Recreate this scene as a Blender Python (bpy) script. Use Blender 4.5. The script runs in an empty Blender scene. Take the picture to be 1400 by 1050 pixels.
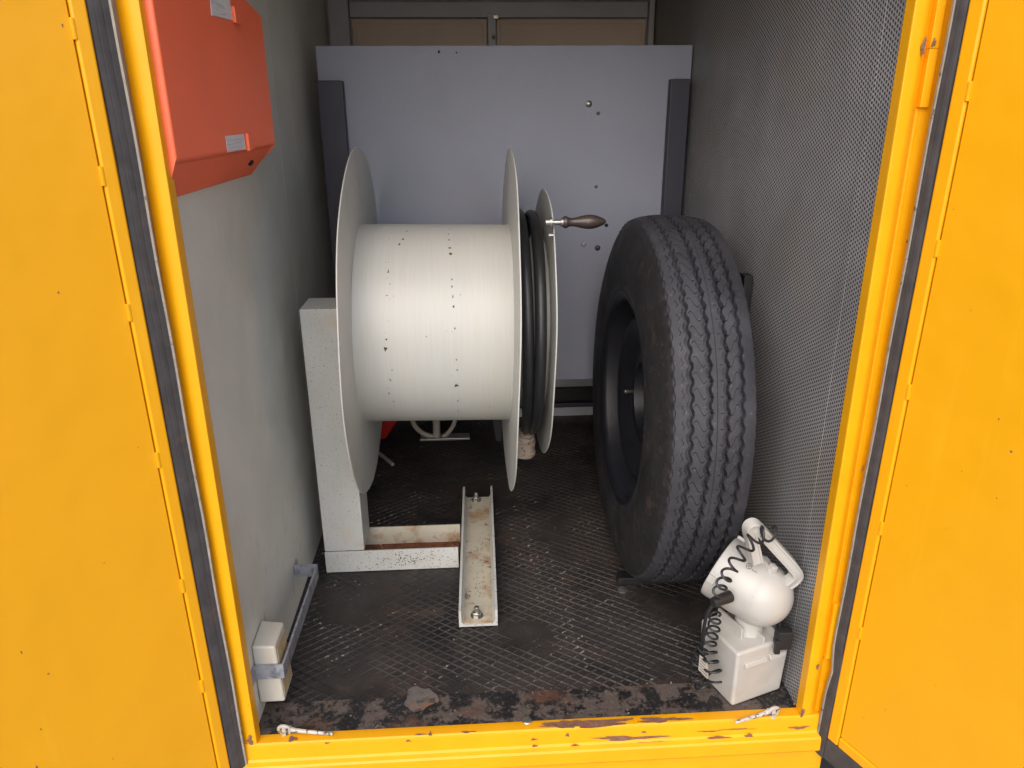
import bpy, bmesh, math, random
import numpy as np
from mathutils import Vector, Matrix
random.seed(7); rng = np.random.default_rng(7)
SC = bpy.context.scene; COL = SC.collection
R = math.radians
# ---------------------------------------------------------------- camera
FPX, W0, H0 = 1026.0, 1400.0, 1050.0
CAM = np.array([0.0, 0.0, 1.023])
def _dir(u, v):
    a = np.array([u - W0/2, v - H0/2, FPX]); return a/np.linalg.norm(a)
_d = _dir(634, 150); _n = _dir(718, 3300); _n = _n - _d*(_n@_d); _n /= np.linalg.norm(_n)
RM = np.array([np.cross(_n, _d), _d, -_n])          # image axes -> world axes
cd = bpy.data.cameras.new('camera'); co = bpy.data.objects.new('camera', cd); COL.objects.link(co)
cd.sensor_fit = 'HORIZONTAL'; cd.sensor_width = 36; cd.lens = FPX/W0*36; cd.clip_start = .02; cd.clip_end = 500
cx, cy, cz = RM[:, 0], -RM[:, 1], -RM[:, 2]
co.matrix_world = Matrix(((cx[0], cy[0], cz[0], CAM[0]), (cx[1], cy[1], cz[1], CAM[1]), (cx[2], cy[2], cz[2], CAM[2]), (0, 0, 0, 1)))
SC.camera = co
def ray(u, v): return RM@np.array([u - W0/2, v - H0/2, FPX])
def atz(u, v, z): r = ray(u, v); return CAM + r*(z - CAM[2])/r[2]
def aty(u, v, y): r = ray(u, v); return CAM + r*(y - CAM[1])/r[1]
def atx(u, v, x): r = ray(u, v); return CAM + r*(x - CAM[0])/r[0]
# ---------------------------------------------------------------- light (soft overcast daylight from behind the camera)
wd = bpy.data.worlds.new('World'); SC.world = wd; wd.use_nodes = True
wn = wd.node_tree; bg = wn.nodes['Background']
sky = wn.nodes.new('ShaderNodeTexSky'); sky.sky_type = 'NISHITA'; sky.sun_disc = False
SUN_EL, SUN_AZ = 40, 196                              # azimuth: degrees clockwise from +y
sky.sun_elevation = R(SUN_EL); sky.sun_rotation = R(SUN_AZ); sky.dust_density = 2.2; sky.air_density = 1.0; sky.ozone_density = 1.0
wn.links.new(sky.outputs[0], bg.inputs[0]); bg.inputs[1].default_value = .15
sd = bpy.data.lights.new('sun', 'SUN'); so = bpy.data.objects.new('sun', sd); COL.objects.link(so)
sd.energy = 1.2; sd.angle = R(70); sd.color = (1, .97, .93)
sv = Vector((math.sin(R(SUN_AZ))*math.cos(R(SUN_EL)), math.cos(R(SUN_AZ))*math.cos(R(SUN_EL)), math.sin(R(SUN_EL))))
so.rotation_euler = sv.to_track_quat('Z', 'Y').to_euler(); so.location = sv*5
vs = SC.view_settings; vs.view_transform = 'Standard'; vs.look = 'None'; vs.gamma = 1; vs.use_curve_mapping = False; vs.exposure = 0.79
SC.cycles.max_bounces = 10; SC.cycles.diffuse_bounces = 6
# ---------------------------------------------------------------- materials
def lin(r, g, b):
    f = lambda c: (c/255/12.92) if c/255 <= .04045 else ((c/255 + .055)/1.055)**2.4
    return (f(r), f(g), f(b), 1)
class NT:
    def __init__(s, name):
        s.m = bpy.data.materials.new(name); s.m.use_nodes = True; s.t = s.m.node_tree; s.b = s.t.nodes['Principled BSDF']
        s.tc = s.t.nodes.new('ShaderNodeTexCoord')
    def n(s, typ, ins=None, **kw):
        o = s.t.nodes.new(typ)
        for k, v in kw.items(): setattr(o, k, v)
        for k, v in (ins or {}).items():
            if hasattr(v, 'links') or isinstance(v, bpy.types.NodeSocket): s.t.links.new(v, o.inputs[k])
            else: o.inputs[k].default_value = v
        return o
    def noise(s, scale, detail=4, rough=.55, vec=None, stretch=None, off=0):
        v = vec or s.tc.outputs['Object']
        if stretch or off:
            mp = s.n('ShaderNodeMapping', {'Vector': v, 'Location': (off, off*1.3, off*.7)})
            if stretch: mp.inputs['Scale'].default_value = stretch
            v = mp.outputs[0]
        return s.n('ShaderNodeTexNoise', {'Vector': v, 'Scale': scale, 'Detail': detail, 'Roughness': rough}).outputs[0]
    def ramp(s, v, a, b):
        return s.n('ShaderNodeMapRange', {'Value': v, 'From Min': a, 'From Max': b, 'To Min': 0., 'To Max': 1.}, clamp=True).outputs[0]
    def math(s, op, a, b=0.):
        return s.n('ShaderNodeMath', {0: a, 1: b}, operation=op).outputs[0]
    def mix(s, f, a, b):
        o = s.n('ShaderNodeMix', data_type='RGBA')
        for sock, v in ((o.inputs[0], f), (o.inputs[6], a), (o.inputs[7], b)):
            if isinstance(v, bpy.types.NodeSocket): s.t.links.new(v, sock)
            else: sock.default_value = v
        return o.outputs[2]
    def set(s, k, v):
        if isinstance(v, bpy.types.NodeSocket): s.t.links.new(v, s.b.inputs[k])
        else: s.b.inputs[k].default_value = v
    def bump(s, h, strength, dist, prev=None):
        o = s.n('ShaderNodeBump', {'Height': h, 'Strength': strength, 'Distance': dist})
        if prev is not None: s.t.links.new(prev, o.inputs['Normal'])
        return o.outputs[0]
def sc(c, k): return (c[0]*k, c[1]*k, c[2]*k, 1)
def paint(name, col, rough=.45, metal=0, var=.12, vs_=9, bump=None, spots=(), streak=None, streak_below=None, coat=0, spec=.5, rvar=.05):
    """painted / plain surface: base colour, cloudy variation, stain layers with shapes of their own"""
    t = NT(name)
    c = t.mix(t.ramp(t.noise(vs_), .3, .7), sc(col, 1 - var), sc(col, 1 + var*.6))
    if streak:
        st, sscale, scol, lo, hi = streak
        f = t.ramp(t.noise(sscale, 5, .6, stretch=st), lo, hi)
        if streak_below: f = t.math('MULTIPLY', f, t.ramp(t.n('ShaderNodeSeparateXYZ', {0: t.tc.outputs['Object']}).outputs[2], streak_below, streak_below*.5))
        c = t.mix(f, c, scol)
    for i, (scol, sscale, lo, hi) in enumerate(spots):
        c = t.mix(t.ramp(t.noise(sscale, 6, .62, off=3.1*(i + 1)), lo, hi), c, scol)
    t.set('Base Color', c); t.set('Metallic', metal); t.set('Specular IOR Level', spec)
    t.set('Roughness', t.n('ShaderNodeMapRange', {'Value': t.noise(vs_*4, 5), 'From Min': .3, 'From Max': .7, 'To Min': max(.04, rough - rvar), 'To Max': min(1, rough + rvar)}).outputs[0])
    if bump:
        nb = None
        for bs, bst, bd in (bump if isinstance(bump, list) else [bump]): nb = t.bump(t.noise(bs, 4), bst, bd, nb)
        t.set('Normal', nb)
    if coat: t.set('Coat Weight', coat); t.set('Coat Roughness', .18)
    return t.m
YEL = (.80, .368, .002, 1)
RUST = lin(92, 52, 34); DARK = lin(38, 33, 31)
M = {}
M['yellow'] = paint('yellow_paint', YEL, .36, var=.035, vs_=3, bump=[(2.2, .35, .03), (160, .05, .001)], streak=((22, 22, 1.6), 1.0, (.84, .42, .012, 1), .56, .78), spots=[(lin(140, 92, 40), 75, .745, .77)], spec=.45)
M['frame_yellow'] = paint('frame_paint', YEL, .42, var=.07, vs_=12, bump=[(20, .15, .004)], spots=[(lin(150, 90, 25), 60, .71, .75)], spec=.4)
M['rubber'] = paint('seal_rubber', lin(66, 63, 64), .7, var=.3, vs_=40, bump=(300, .2, .001), spots=[(lin(120, 112, 105), 220, .70, .78), (lin(95, 72, 60), 30, .6, .8)])
M['seal_edge'] = paint('seal_edge', lin(148, 140, 127), .7, var=.2, vs_=60, spots=[(lin(90, 85, 80), 60, .6, .66)])
M['chip'] = paint('bare_primer', lin(124, 88, 70), .8, var=.3, vs_=120, bump=(300, .4, .001), spots=[(lin(70, 52, 44), 180, .6, .68)])
M['wall'] = paint('grey_wall_paint', lin(205, 205, 197), .5, var=.08, vs_=6, bump=[(14, .25, .004), (3, .4, .02)], streak=((1, 70, 14), 1.0, lin(164, 161, 152), .61, .68), streak_below=.42, spots=[(lin(188, 185, 172), 4, .5, .8), (lin(90, 85, 75), 120, .73, .76)])
M['beige'] = paint('inner_panel', lin(192, 172, 158), .6, var=.1, vs_=5, bump=(30, .1, .002))
M['greyframe'] = paint('grey_frame', lin(164, 164, 170), .5, var=.1, bump=(40, .15, .001))
M['board'] = paint('hammer_grey', lin(141, 143, 156), .46, var=.05, vs_=5, bump=[(260, .5, .0012), (60, .12, .002)], spots=[(lin(95, 92, 98), 160, .74, .77)])
M['post'] = paint('dark_navy_paint', lin(50, 48, 60), .5, var=.1, vs_=10, bump=(120, .2, .001))
M['reel'] = paint('reel_paint', lin(184, 184, 178), .42, var=.05, vs_=9, bump=[(120, .08, .001)], spots=[(lin(160, 155, 142), 7, .58, .8), (lin(120, 100, 72), 170, .735, .755)])
def drum_mat():
    t = NT('drum_paint')
    fine = t.noise(1, 6, .7, stretch=(420, 6, 6)); fine2 = t.noise(1, 4, .6, stretch=(70, 10, 10), off=5)
    c = t.mix(t.ramp(fine, .35, .65), lin(176, 175, 168), lin(183, 182, 176))
    c = t.mix(t.ramp(fine2, .52, .75), c, lin(178, 175, 165))
    c = t.mix(t.ramp(t.noise(240, 5, .7), .735, .755), c, lin(110, 92, 68))
    t.set('Base Color', c); t.set('Roughness', t.n('ShaderNodeMapRange', {'Value': fine, 'From Min': .3, 'From Max': .7, 'To Min': .36, 'To Max': .5}).outputs[0])
    t.set('Normal', t.bump(fine, .15, .0005)); t.set('Anisotropic', .0); return t.m
M['drum'] = drum_mat()
M['stand'] = paint('stand_paint', lin(184, 184, 179), .5, var=.06, vs_=12, bump=[(90, .2, .001)], spots=[(lin(100, 88, 74), 230, .605, .655), (lin(178, 166, 146), 10, .55, .8)])
M['stand_rust'] = paint('stand_paint_rusty', lin(182, 174, 156), .6, var=.1, vs_=20, bump=[(120, .3, .001)], spots=[(lin(150, 112, 72), 14, .52, .68), (lin(98, 58, 34), 26, .58, .68), (lin(40, 34, 30), 150, .67, .70)])
M['rust'] = paint('rust', lin(108, 62, 38), .85, var=.4, vs_=60, bump=(200, .5, .001), spots=[(lin(55, 34, 24), 50, .5, .65), (lin(190, 160, 120), 40, .62, .7)])
M['chipdark'] = paint('dark_chip', lin(66, 59, 52), .8, var=.3, vs_=200)
M['chiprust'] = paint('rust_chip', lin(92, 62, 34), .8, var=.4, vs_=300)
M['cable'] = paint('black_cable', lin(34, 34, 36), .42, var=.15, vs_=40, bump=(200, .1, .001), spots=[(lin(80, 76, 72), 120, .66, .75)])
M['grip'] = paint('dark_wood_grip', lin(58, 46, 42), .35, var=.2, vs_=30, bump=(150, .15, .001), spots=[(lin(95, 80, 72), 60, .6, .75)])
M['zinc'] = paint('zinc', lin(170, 168, 162), .35, metal=.9, var=.2, vs_=80, bump=(200, .2, .001))
M['galv'] = paint('galvanised', lin(158, 161, 168), .5, metal=.4, var=.25, vs_=60, bump=(150, .2, .001), spots=[(lin(110, 112, 118), 40, .52, .66)])
M['plastic'] = paint('yellowed_plastic', lin(190, 186, 174), .5, var=.06, vs_=14, bump=(50, .12, .001), streak=((8, 8, 1.2), 5, lin(190, 165, 120), .55, .8), spots=[(lin(140, 125, 100), 60, .68, .74)])
M['blockend'] = paint('stained_plastic_end', lin(186, 166, 130), .6, var=.2, vs_=40, bump=(60, .2, .001), spots=[(lin(120, 95, 65), 40, .6, .72)])
M['orange'] = paint('orange_enamel', (.90, .165, .070, 1), .40, var=.08, vs_=6, bump=[(260, .25, .0006)], spots=[(lin(170, 60, 45), 90, .72, .78)])
M['label'] = paint('label_paper', lin(205, 205, 208), .6, var=.08, vs_=40, streak=((1, 1, 30), 20, lin(150, 150, 160), .5, .7))
M['lamp'] = paint('lamp_plastic', lin(178, 175, 169), .34, var=.05, vs_=18, bump=(160, .08, .0008), spots=[(lin(130, 124, 114), 90, .68, .78), (lin(160, 154, 144), 9, .55, .8)])
M['black'] = paint('black_rubber', lin(30, 30, 31), .5, var=.2, vs_=50, bump=(120, .15, .001))
M['blacksteel'] = paint('black_steel', lin(28, 27, 30), .5, var=.3, vs_=20, bump=(80, .2, .001), spots=[(lin(70, 52, 42), 30, .6, .72)])
M['rim'] = paint('wheel_paint', lin(24, 24, 30), .42, var=.2, vs_=14, bump=(60, .15, .001), spots=[(lin(42, 33, 30), 25, .62, .75)])
M['red'] = paint('red_plastic', lin(170, 22, 18), .4, var=.1)
M['pipe'] = paint('light_grey_pipe', lin(160, 150, 140), .5, var=.12, vs_=20)
M['coupling'] = paint('coupling_metal', lin(158, 142, 128), .5, var=.15, vs_=50, spots=[(lin(96, 72, 60), 70, .56, .66)])
M['tag'] = paint('tag_paper', lin(150, 142, 130), .6, var=.15, vs_=60)
M['ink'] = paint('dark_ink', lin(70, 68, 66), .6, var=.1)
M['hole'] = paint('hole_dark', (.01, .01, .012, 1), .9, var=.1)
M['lashing'] = paint('chipped_white', lin(186, 178, 166), .45, var=.15, vs_=60, bump=(120, .3, .001), spots=[(lin(80, 66, 54), 130, .54, .60)])
M['ground'] = paint('asphalt', lin(132, 133, 136), .9, var=.2, vs_=3, bump=(60, .4, .01))
M['filler'] = paint('filler', lin(92, 86, 82), .8, var=.25, vs_=40, bump=(120, .5, .002), spots=[(lin(120, 82, 56), 18, .5, .62), (lin(60, 56, 54), 60, .55, .65)])
M['crumb'] = paint('grit', lin(112, 107, 100), .8, var=.5, vs_=120)
def floor_mat(name, front):
    t = NT(name)
    big = t.noise(5, 5, .6); mid = t.noise(16, 6, .65, off=2); fine = t.noise(130, 5, .7, off=7)
    if not front:
        c = t.mix(t.ramp(big, .35, .65), lin(29, 27, 27), lin(57, 51, 47))
        c = t.mix(t.ramp(mid, .56, .72), c, lin(60, 51, 45))
        c = t.mix(t.math('MULTIPLY', t.ramp(mid, .48, .60), t.ramp(t.noise(3, 3, .5, off=9), .5, .65)), c, lin(76, 54, 42))
        c = t.mix(t.math('MULTIPLY', t.ramp(fine, .62, .72), .6), c, lin(112, 104, 96))
        bd = .0012
    else:
        c = t.mix(t.ramp(t.noise(22, 7, .7, off=4), .47, .53), lin(27, 26, 27), lin(84, 74, 68))
        c = t.mix(t.ramp(t.noise(9, 5, .6, off=11), .55, .66), c, lin(84, 60, 48))
        c = t.mix(t.ramp(t.noise(30, 6, .7, off=15), .56, .64), c, lin(26, 25, 27))
        c = t.mix(t.math('MULTIPLY', t.ramp(fine, .56, .66), .4), c, lin(120, 113, 106))
        bd = .003
    t.set('Base Color', c); t.set('Roughness', t.n('ShaderNodeMapRange', {'Value': mid, 'From Min': .3, 'From Max': .7, 'To Min': .32, 'To Max': .7}).outputs[0])
    nb = t.bump(mid, .35, bd*3); t.set('Normal', t.bump(fine, .5, bd, nb)); return t.m
M['floor'] = floor_mat('chequer_plate', False); M['floor_front'] = floor_mat('worn_bitumen', True)
def ridge_mat(name, wear):
    t = NT(name)
    c = t.mix(t.ramp(t.noise(7, 4), .4, .6), lin(29, 27, 27), lin(52, 47, 44))
    w = t.math('MULTIPLY', t.ramp(t.noise(80, 6, .75, off=3), .55, .64), t.ramp(t.noise(6, 4, .6, off=8), .46, .62))
    c = t.mix(t.math('MULTIPLY', w, wear), c, lin(168, 160, 148)); t.set('Base Color', c); t.set('Roughness', .5); return t.m
M['ridge'] = ridge_mat('tread_ridge', 1.0); M['ridge_b'] = ridge_mat('tread_ridge_dull', .2)
def perf_mat():
    """perforated steel sheet in the y-z plane: staggered round holes on an 7.2 mm pitch"""
    t = NT('perforated_sheet'); p = .0072
    sx = t.n('ShaderNodeSeparateXYZ', {0: t.tc.outputs['Object']})
    wob = t.n('ShaderNodeMapRange', {'Value': t.noise(4, 2), 'From Min': 0., 'From Max': 1., 'To Min': -.004, 'To Max': .004}).outputs[0]
    y = t.math('DIVIDE', t.math('ADD', sx.outputs[1], wob), p*1.732); z = t.math('DIVIDE', t.math('ADD', sx.outputs[2], wob), p)
    def cell(oy, oz):
        a = t.math('MULTIPLY', t.math('SUBTRACT', t.math('FRACT', t.math('ADD', y, oy)), .5), 1.732)
        b = t.math('SUBTRACT', t.math('FRACT', t.math('ADD', z, oz)), .5)
        return t.math('SQRT', t.math('ADD', t.math('MULTIPLY', a, a), t.math('MULTIPLY', b, b)))
    d = t.math('MINIMUM', cell(0, 0), cell(.5, .5))
    hole = t.math('SUBTRACT', 1.0, t.ramp(d, .28, .36))
    metal = t.mix(t.ramp(t.noise(6, 5, .6), .35, .65), lin(150, 149, 150), lin(172, 170, 170))
    metal = t.mix(t.ramp(t.noise(3, 4, .5, off=4), .5, .7), metal, lin(164, 157, 148))
    hc = t.mix(t.ramp(t.noise(900, 1), .4, .6), lin(50, 48, 47), lin(66, 62, 60))
    t.set('Base Color', t.mix(hole, metal, hc)); t.set('Metallic', t.math('MULTIPLY', t.math('SUBTRACT', 1.0, hole), .25))
    t.set('Roughness', t.n('ShaderNodeMapRange', {'Value': hole, 'To Min': .42, 'To Max': 1.}).outputs[0])
    t.set('Normal', t.bump(t.math('SUBTRACT', 1.0, hole), .8, .0012, t.bump(t.noise(5, 2), .3, .01))); return t.m
M['perf'] = perf_mat()
def tyre_mat():
    """worn rubber; the UV map holds (angle x sipe count, tread position): sipes are cut as fine relief"""
    t = NT('tyre_rubber')
    uv = t.n('ShaderNodeUVMap', uv_map='tread'); sp = t.n('ShaderNodeSeparateXYZ', {0: uv.outputs[0]})
    u, v = sp.outputs[0], sp.outputs[1]
    def rib(c, hw): return t.math('LESS_THAN', t.math('ABSOLUTE', t.math('SUBTRACT', v, c)), hw)
    def line(phase, width):
        f = t.math('ABSOLUTE', t.math('SUBTRACT', t.math('FRACT', t.math('ADD', u, phase)), .5)); return t.math('LESS_THAN', f, width)
    def srib(c, hw, sgn, width=.042):
        loc = t.math('DIVIDE', t.math('SUBTRACT', v, c), hw)
        ph = t.math('MULTIPLY', t.math('SINE', t.math('MULTIPLY', loc, 2.6)), .34*sgn)
        return t.math('MULTIPLY', rib(c, hw), line(ph, width))
    s = t.math('MAXIMUM', srib(-.204, .078, 1), srib(.209, .062, -1))
    cen = t.math('MULTIPLY', t.math('MAXIMUM', rib(-.055, .02), rib(.06, .02)), line(.2, .035))
    s = t.math('MAXIMUM', s, cen)
    sh = t.math('MULTIPLY', rib(-.40, .03), t.math('MULTIPLY', line(t.math('MULTIPLY', t.math('SINE', t.math('MULTIPLY', u, 6.28)), 0.0), .28), t.math('LESS_THAN', t.math('ABSOLUTE', t.math('ADD', t.math('SUBTRACT', v, -.40), t.math('MULTIPLY', t.math('SINE', t.math('MULTIPLY', u, 12.5)), .012))), .006)))
    s = t.math('MAXIMUM', s, sh)
    tread = t.math('LESS_THAN', t.math('ABSOLUTE', v), .505)
    c = t.mix(t.ramp(t.noise(9, 5, .6), .35, .7), lin(27, 26, 28), lin(40, 39, 41))
    c = t.mix(tread, c, t.mix(t.ramp(t.noise(12, 5, .65, off=6), .35, .7), lin(41, 41, 45), lin(58, 58, 63)))
    c = t.mix(t.math('MULTIPLY', t.ramp(t.noise(26, 6, .65, off=5), .55, .72), t.math('SUBTRACT', 1.0, tread)), c, lin(62, 52, 46))
    c = t.mix(t.math('MULTIPLY', t.ramp(t.noise(150, 4, .7, off=2), .60, .72), .55), c, lin(104, 102, 102))
    c = t.mix(s, c, lin(12, 12, 13))
    t.set('Base Color', c); t.set('Roughness', t.n('ShaderNodeMapRange', {'Value': t.noise(20, 4), 'From Min': .3, 'From Max': .7, 'To Min': .5, 'To Max': .72}).outputs[0]); t.set('Specular IOR Level', .4)
    nb = t.bump(t.noise(140, 5, .7), .35, .0012); t.set('Normal', t.bump(t.math('SUBTRACT', 1.0, s), .6, .0012, nb)); return t.m
M['tyre'] = tyre_mat()
# ---------------------------------------------------------------- object helpers
def empty(name, loc, label=None, cat=None, group=None):
    o = bpy.data.objects.new(name, None); COL.objects.link(o); o.location = loc; o.empty_display_size = .05
    tag(o, label, cat, group); return o
def tag(o, label=None, cat=None, group=None, kind=None):
    for k, v in (('label', label), ('category', cat), ('group', group), ('kind', kind)):
        if v: o[k] = v
    return o
def worldloc(p):
    v = Vector((0, 0, 0))
    while p is not None: v += p.location; p = p.parent
    return v
class MB:
    """collects shapes given in scene coordinates; build() links them as one mesh object"""
    def __init__(s): s.bm = bmesh.new(); s.uv = None
    def _hull(s, vs, faces):
        vv = [s.bm.verts.new(Vector(v)) for v in vs]
        for f in faces:
            try: s.bm.faces.new([vv[i] for i in f])
            except ValueError: pass
        return vv
    def box(s, a, b, bev=0, seg=2, xf=None):
        a, b = [min(p, q) for p, q in zip(a, b)], [max(p, q) for p, q in zip(a, b)]
        pts = [(a[0], a[1], a[2]), (b[0], a[1], a[2]), (b[0], b[1], a[2]), (a[0], b[1], a[2]), (a[0], a[1], b[2]), (b[0], a[1], b[2]), (b[0], b[1], b[2]), (a[0], b[1], b[2])]
        return s.hexa(pts, bev, seg, xf)
    def hexa(s, pts, bev=0, seg=2, xf=None):
        if xf: pts = [xf(*p) for p in pts]
        vv = s._hull(pts, [(0, 3, 2, 1), (4, 5, 6, 7), (0, 1, 5, 4), (1, 2, 6, 5), (2, 3, 7, 6), (3, 0, 4, 7)])
        if bev:
            es = list({e for v in vv for e in v.link_edges}); bmesh.ops.bevel(s.bm, geom=es, offset=bev, segments=seg, profile=.5, affect='EDGES')
        return vv
    def prism(s, poly, ext, bev=0):
        """poly: list of 3D points (planar), ext: vector"""
        n = len(poly); e = Vector(ext); a = [Vector(p) for p in poly]
        vs = a + [p + e for p in a]
        vv = s._hull(vs, [tuple(range(n))[::-1], tuple(range(n, 2*n))] + [(i, (i + 1) % n, (i + 1) % n + n, i + n) for i in range(n)])
        if bev:
            es = list({ed for v in vv for ed in v.link_edges}); bmesh.ops.bevel(s.bm, geom=es, offset=bev, segments=2, profile=.5, affect='EDGES')
        return vv
    def sweep(s, path, prof, up=(0, 0, 1), closed=False, cap=True, scale=None, fixed_up=False):
        """sweep a 2D profile [(a,b)..] along path; a is along side, b along up"""
        P = [Vector(p) for p in path]; n = len(P); rings = []; U = Vector(up).normalized()
        for i in range(n):
            if closed: T = (P[(i + 1) % n] - P[i - 1]).normalized()
            else: T = (P[min(i + 1, n - 1)] - P[max(i - 1, 0)]).normalized()
            ref = Vector(up).normalized() if fixed_up else U
            Sd = T.cross(ref)
            if Sd.length < 1e-5: Sd = T.orthogonal()
            Sd.normalize(); U = Sd.cross(T).normalized()
            k = scale[i] if scale else 1
            rings.append([s.bm.verts.new(P[i] + Sd*a*k + U*b*k) for a, b in prof])
        m = len(prof)
        for i in range(n if closed else n - 1):
            A, B = rings[i], rings[(i + 1) % n]
            for j in range(m): s.bm.faces.new((A[j], A[(j + 1) % m], B[(j + 1) % m], B[j]))
        if cap and not closed and m > 2:
            s.bm.faces.new(rings[0][::-1]); s.bm.faces.new(rings[-1])
    def tube(s, path, r, n=10, closed=False, scale=None):
        s.sweep(path, [(r*math.cos(2*math.pi*k/n), r*math.sin(2*math.pi*k/n)) for k in range(n)], up=(.13, .21, .97), closed=closed, scale=scale)
    def lathe(s, prof, origin, axis, n=48, cap=True, ref=None):
        """prof: [(distance along axis, radius)]"""
        A = Vector(axis).normalized(); X = (A.orthogonal() if ref is None else (Vector(ref) - A*A.dot(Vector(ref)))).normalized(); Y = A.cross(X); O = Vector(origin)
        rings = []
        for h, r in prof:
            if r < 1e-6: rings.append([s.bm.verts.new(O + A*h)])
            else: rings.append([s.bm.verts.new(O + A*h + X*r*math.cos(2*math.pi*k/n) + Y*r*math.sin(2*math.pi*k/n)) for k in range(n)])
        for a, b in zip(rings, rings[1:]):
            for k in range(n):
                q = []
                for v in (a[k % len(a)], a[(k + 1) % len(a)], b[(k + 1) % len(b)], b[k % len(b)]):
                    if v not in q: q.append(v)
                if len(q) > 2: s.bm.faces.new(q)
        if cap:
            for rg in (rings[0][::-1], rings[-1]):
                if len(rg) > 2: s.bm.faces.new(rg)
    def poly(s, pts):
        P_ = [Vector(p) for p in pts]; n_ = (P_[1] - P_[0]).cross(P_[len(P_)//2] - P_[0])
        s.np = getattr(s, 'np', 0) + 1
        if n_.length > 0 and len(P_) > 4:                    # overlapping chips must not share a plane
            n_.normalize(); n_ = n_ if n_.y < .2 else -n_; n_ = n_ if n_.z > -.5 else -n_; P_ = [p + n_*3e-6*s.np for p in P_]
        s.bm.faces.new([s.bm.verts.new(p) for p in P_])
    def build(s, name, mat, parent=None, angle=35, label=None):
        bm = s.bm; bmesh.ops.recalc_face_normals(bm, faces=bm.faces[:])
        off = worldloc(parent) if parent is not None else Vector((0, 0, 0))
        if parent is None:                                    # origin at the base of the thing
            c = [v.co for v in bm.verts]; off = Vector(((min(v.x for v in c) + max(v.x for v in c))/2, (min(v.y for v in c) + max(v.y for v in c))/2, min(v.z for v in c)))
        for v in bm.verts: v.co -= off
        me = bpy.data.meshes.new(name); bm.to_mesh(me); bm.free()
        for p in me.polygons: p.use_smooth = True
        me.set_sharp_from_angle(angle=R(angle))
        me.materials.append(M[mat]); o = bpy.data.objects.new(name, me); COL.objects.link(o)
        if parent is not None: o.parent = parent
        else: o.location = off
        if label: o['label'] = label
        if len(me.polygons) < 60000:
            wm = o.modifiers.new('weighted_normal', 'WEIGHTED_NORMAL'); wm.keep_sharp = True; wm.weight = 80
        return o
def blob(c, ru, rv, eu, ev, n=18, jag=.35, seed=0):
    """jagged outline round c in the plane spanned by eu, ev"""
    g = random.Random(seed); c = Vector(c); eu = Vector(eu); ev = Vector(ev); ph = [g.uniform(0, 6.28) for _ in range(3)]
    out = []
    for k in range(n):
        a = 2*math.pi*k/n; q = 1 + jag*(.5*math.sin(3*a + ph[0]) + .35*math.sin(5*a + ph[1]) + .4*g.uniform(-1, 1))
        out.append(c + eu*ru*q*math.cos(a) + ev*rv*q*math.sin(a))
    return out
# ================================================================ SETTING
LX, RX, FY, BY, TZ = -.392, .574, 1.025, 2.45, 1.45
m = MB(); m.poly([(-60, -60, -.72), (60, -60, -.72), (60, 60, -.72), (-60, 60, -.72)]); g = m.build('ground', 'ground'); tag(g, kind='structure')
# floor: chequer plate with raised diamond ridges, a worn flat strip at the doorway
FSTRIP = 1.118
m = MB(); m.box((LX - .03, FSTRIP, -.05), (RX + .03, BY + .03, 0)); fl = m.build('floor', 'floor'); tag(fl, kind='structure')
m = MB(); m.box((LX - .002, FY + .004, -.045), (RX + .002, FSTRIP, .0015)); m.build('front_strip', 'floor_front', fl)
from mathutils import noise as mnoise
px, py = .030, .0215
for sgn in (1, -1):
    m = MB(); d = Vector((px, sgn*py)).normalized(); nrm = Vector((-d.y, d.x)); sp = px*py/math.hypot(px, py)
    for k in range(-140, 141):
        o2 = Vector((.09, 1.8)) + nrm*(k*sp + (.5*sp if sgn < 0 else 0)); t0, t1 = -5., 5.
        for ax, lo, hi in ((0, LX + .001, RX - .001), (1, FSTRIP + .002, BY)):
            a, b = (lo - o2[ax])/d[ax], (hi - o2[ax])/d[ax]; t0 = max(t0, min(a, b)); t1 = min(t1, max(a, b))
        if t1 - t0 < .01: continue
        ns = max(2, int((t1 - t0)/.011)); prev = None
        for q in range(ns + 1):
            A = o2 + d*(t0 + (t1 - t0)*q/ns); w = .0030; h = .0016*min(1.15, max(-.4, 1.1 + 2.6*mnoise.noise((A.x*7, A.y*7, 3.3)) + 1.3*mnoise.noise((A.x*38, A.y*38, 7.1))))
            wob = .0009*mnoise.noise((A.x*45, A.y*45, sgn*5.)); A = A + nrm*wob
            cur = [m.bm.verts.new((A.x - nrm.x*w, A.y - nrm.y*w, -.0004)), m.bm.verts.new((A.x, A.y, h)), m.bm.verts.new((A.x + nrm.x*w, A.y + nrm.y*w, -.0004))]
            if prev: m.bm.faces.new((prev[0], prev[1], cur[1], cur[0])); m.bm.faces.new((prev[1], prev[2], cur[2], cur[1]))
            prev = cur
    o = m.build('tread_ridges', 'ridge' if sgn > 0 else 'ridge_b', fl); tag(o, kind='stuff')
m = MB(); m.poly(blob((*atz(575, 955, .003)[:2], .0030), .030, .030, (1, 0, 0), (0, 1, 0), 24, .22, 3)); m.build('filler_patch', 'filler', fl)
# left wall: two sheet panels
SEAM = float(atx(405, 400, LX)[1])
m = MB(); m.box((LX - .04, FY + .012, -.05), (LX - .004, BY + .03, TZ + .03)); wl = m.build('wall_left', 'wall'); tag(wl, kind='structure')
for a, b in ((FY + .014, SEAM - .0008), (SEAM + .0008, BY)):
    m = MB(); m.box((LX - .0035, a, .001), (LX, b, TZ)); m.build('sheet_panel', 'wall', wl)
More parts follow.
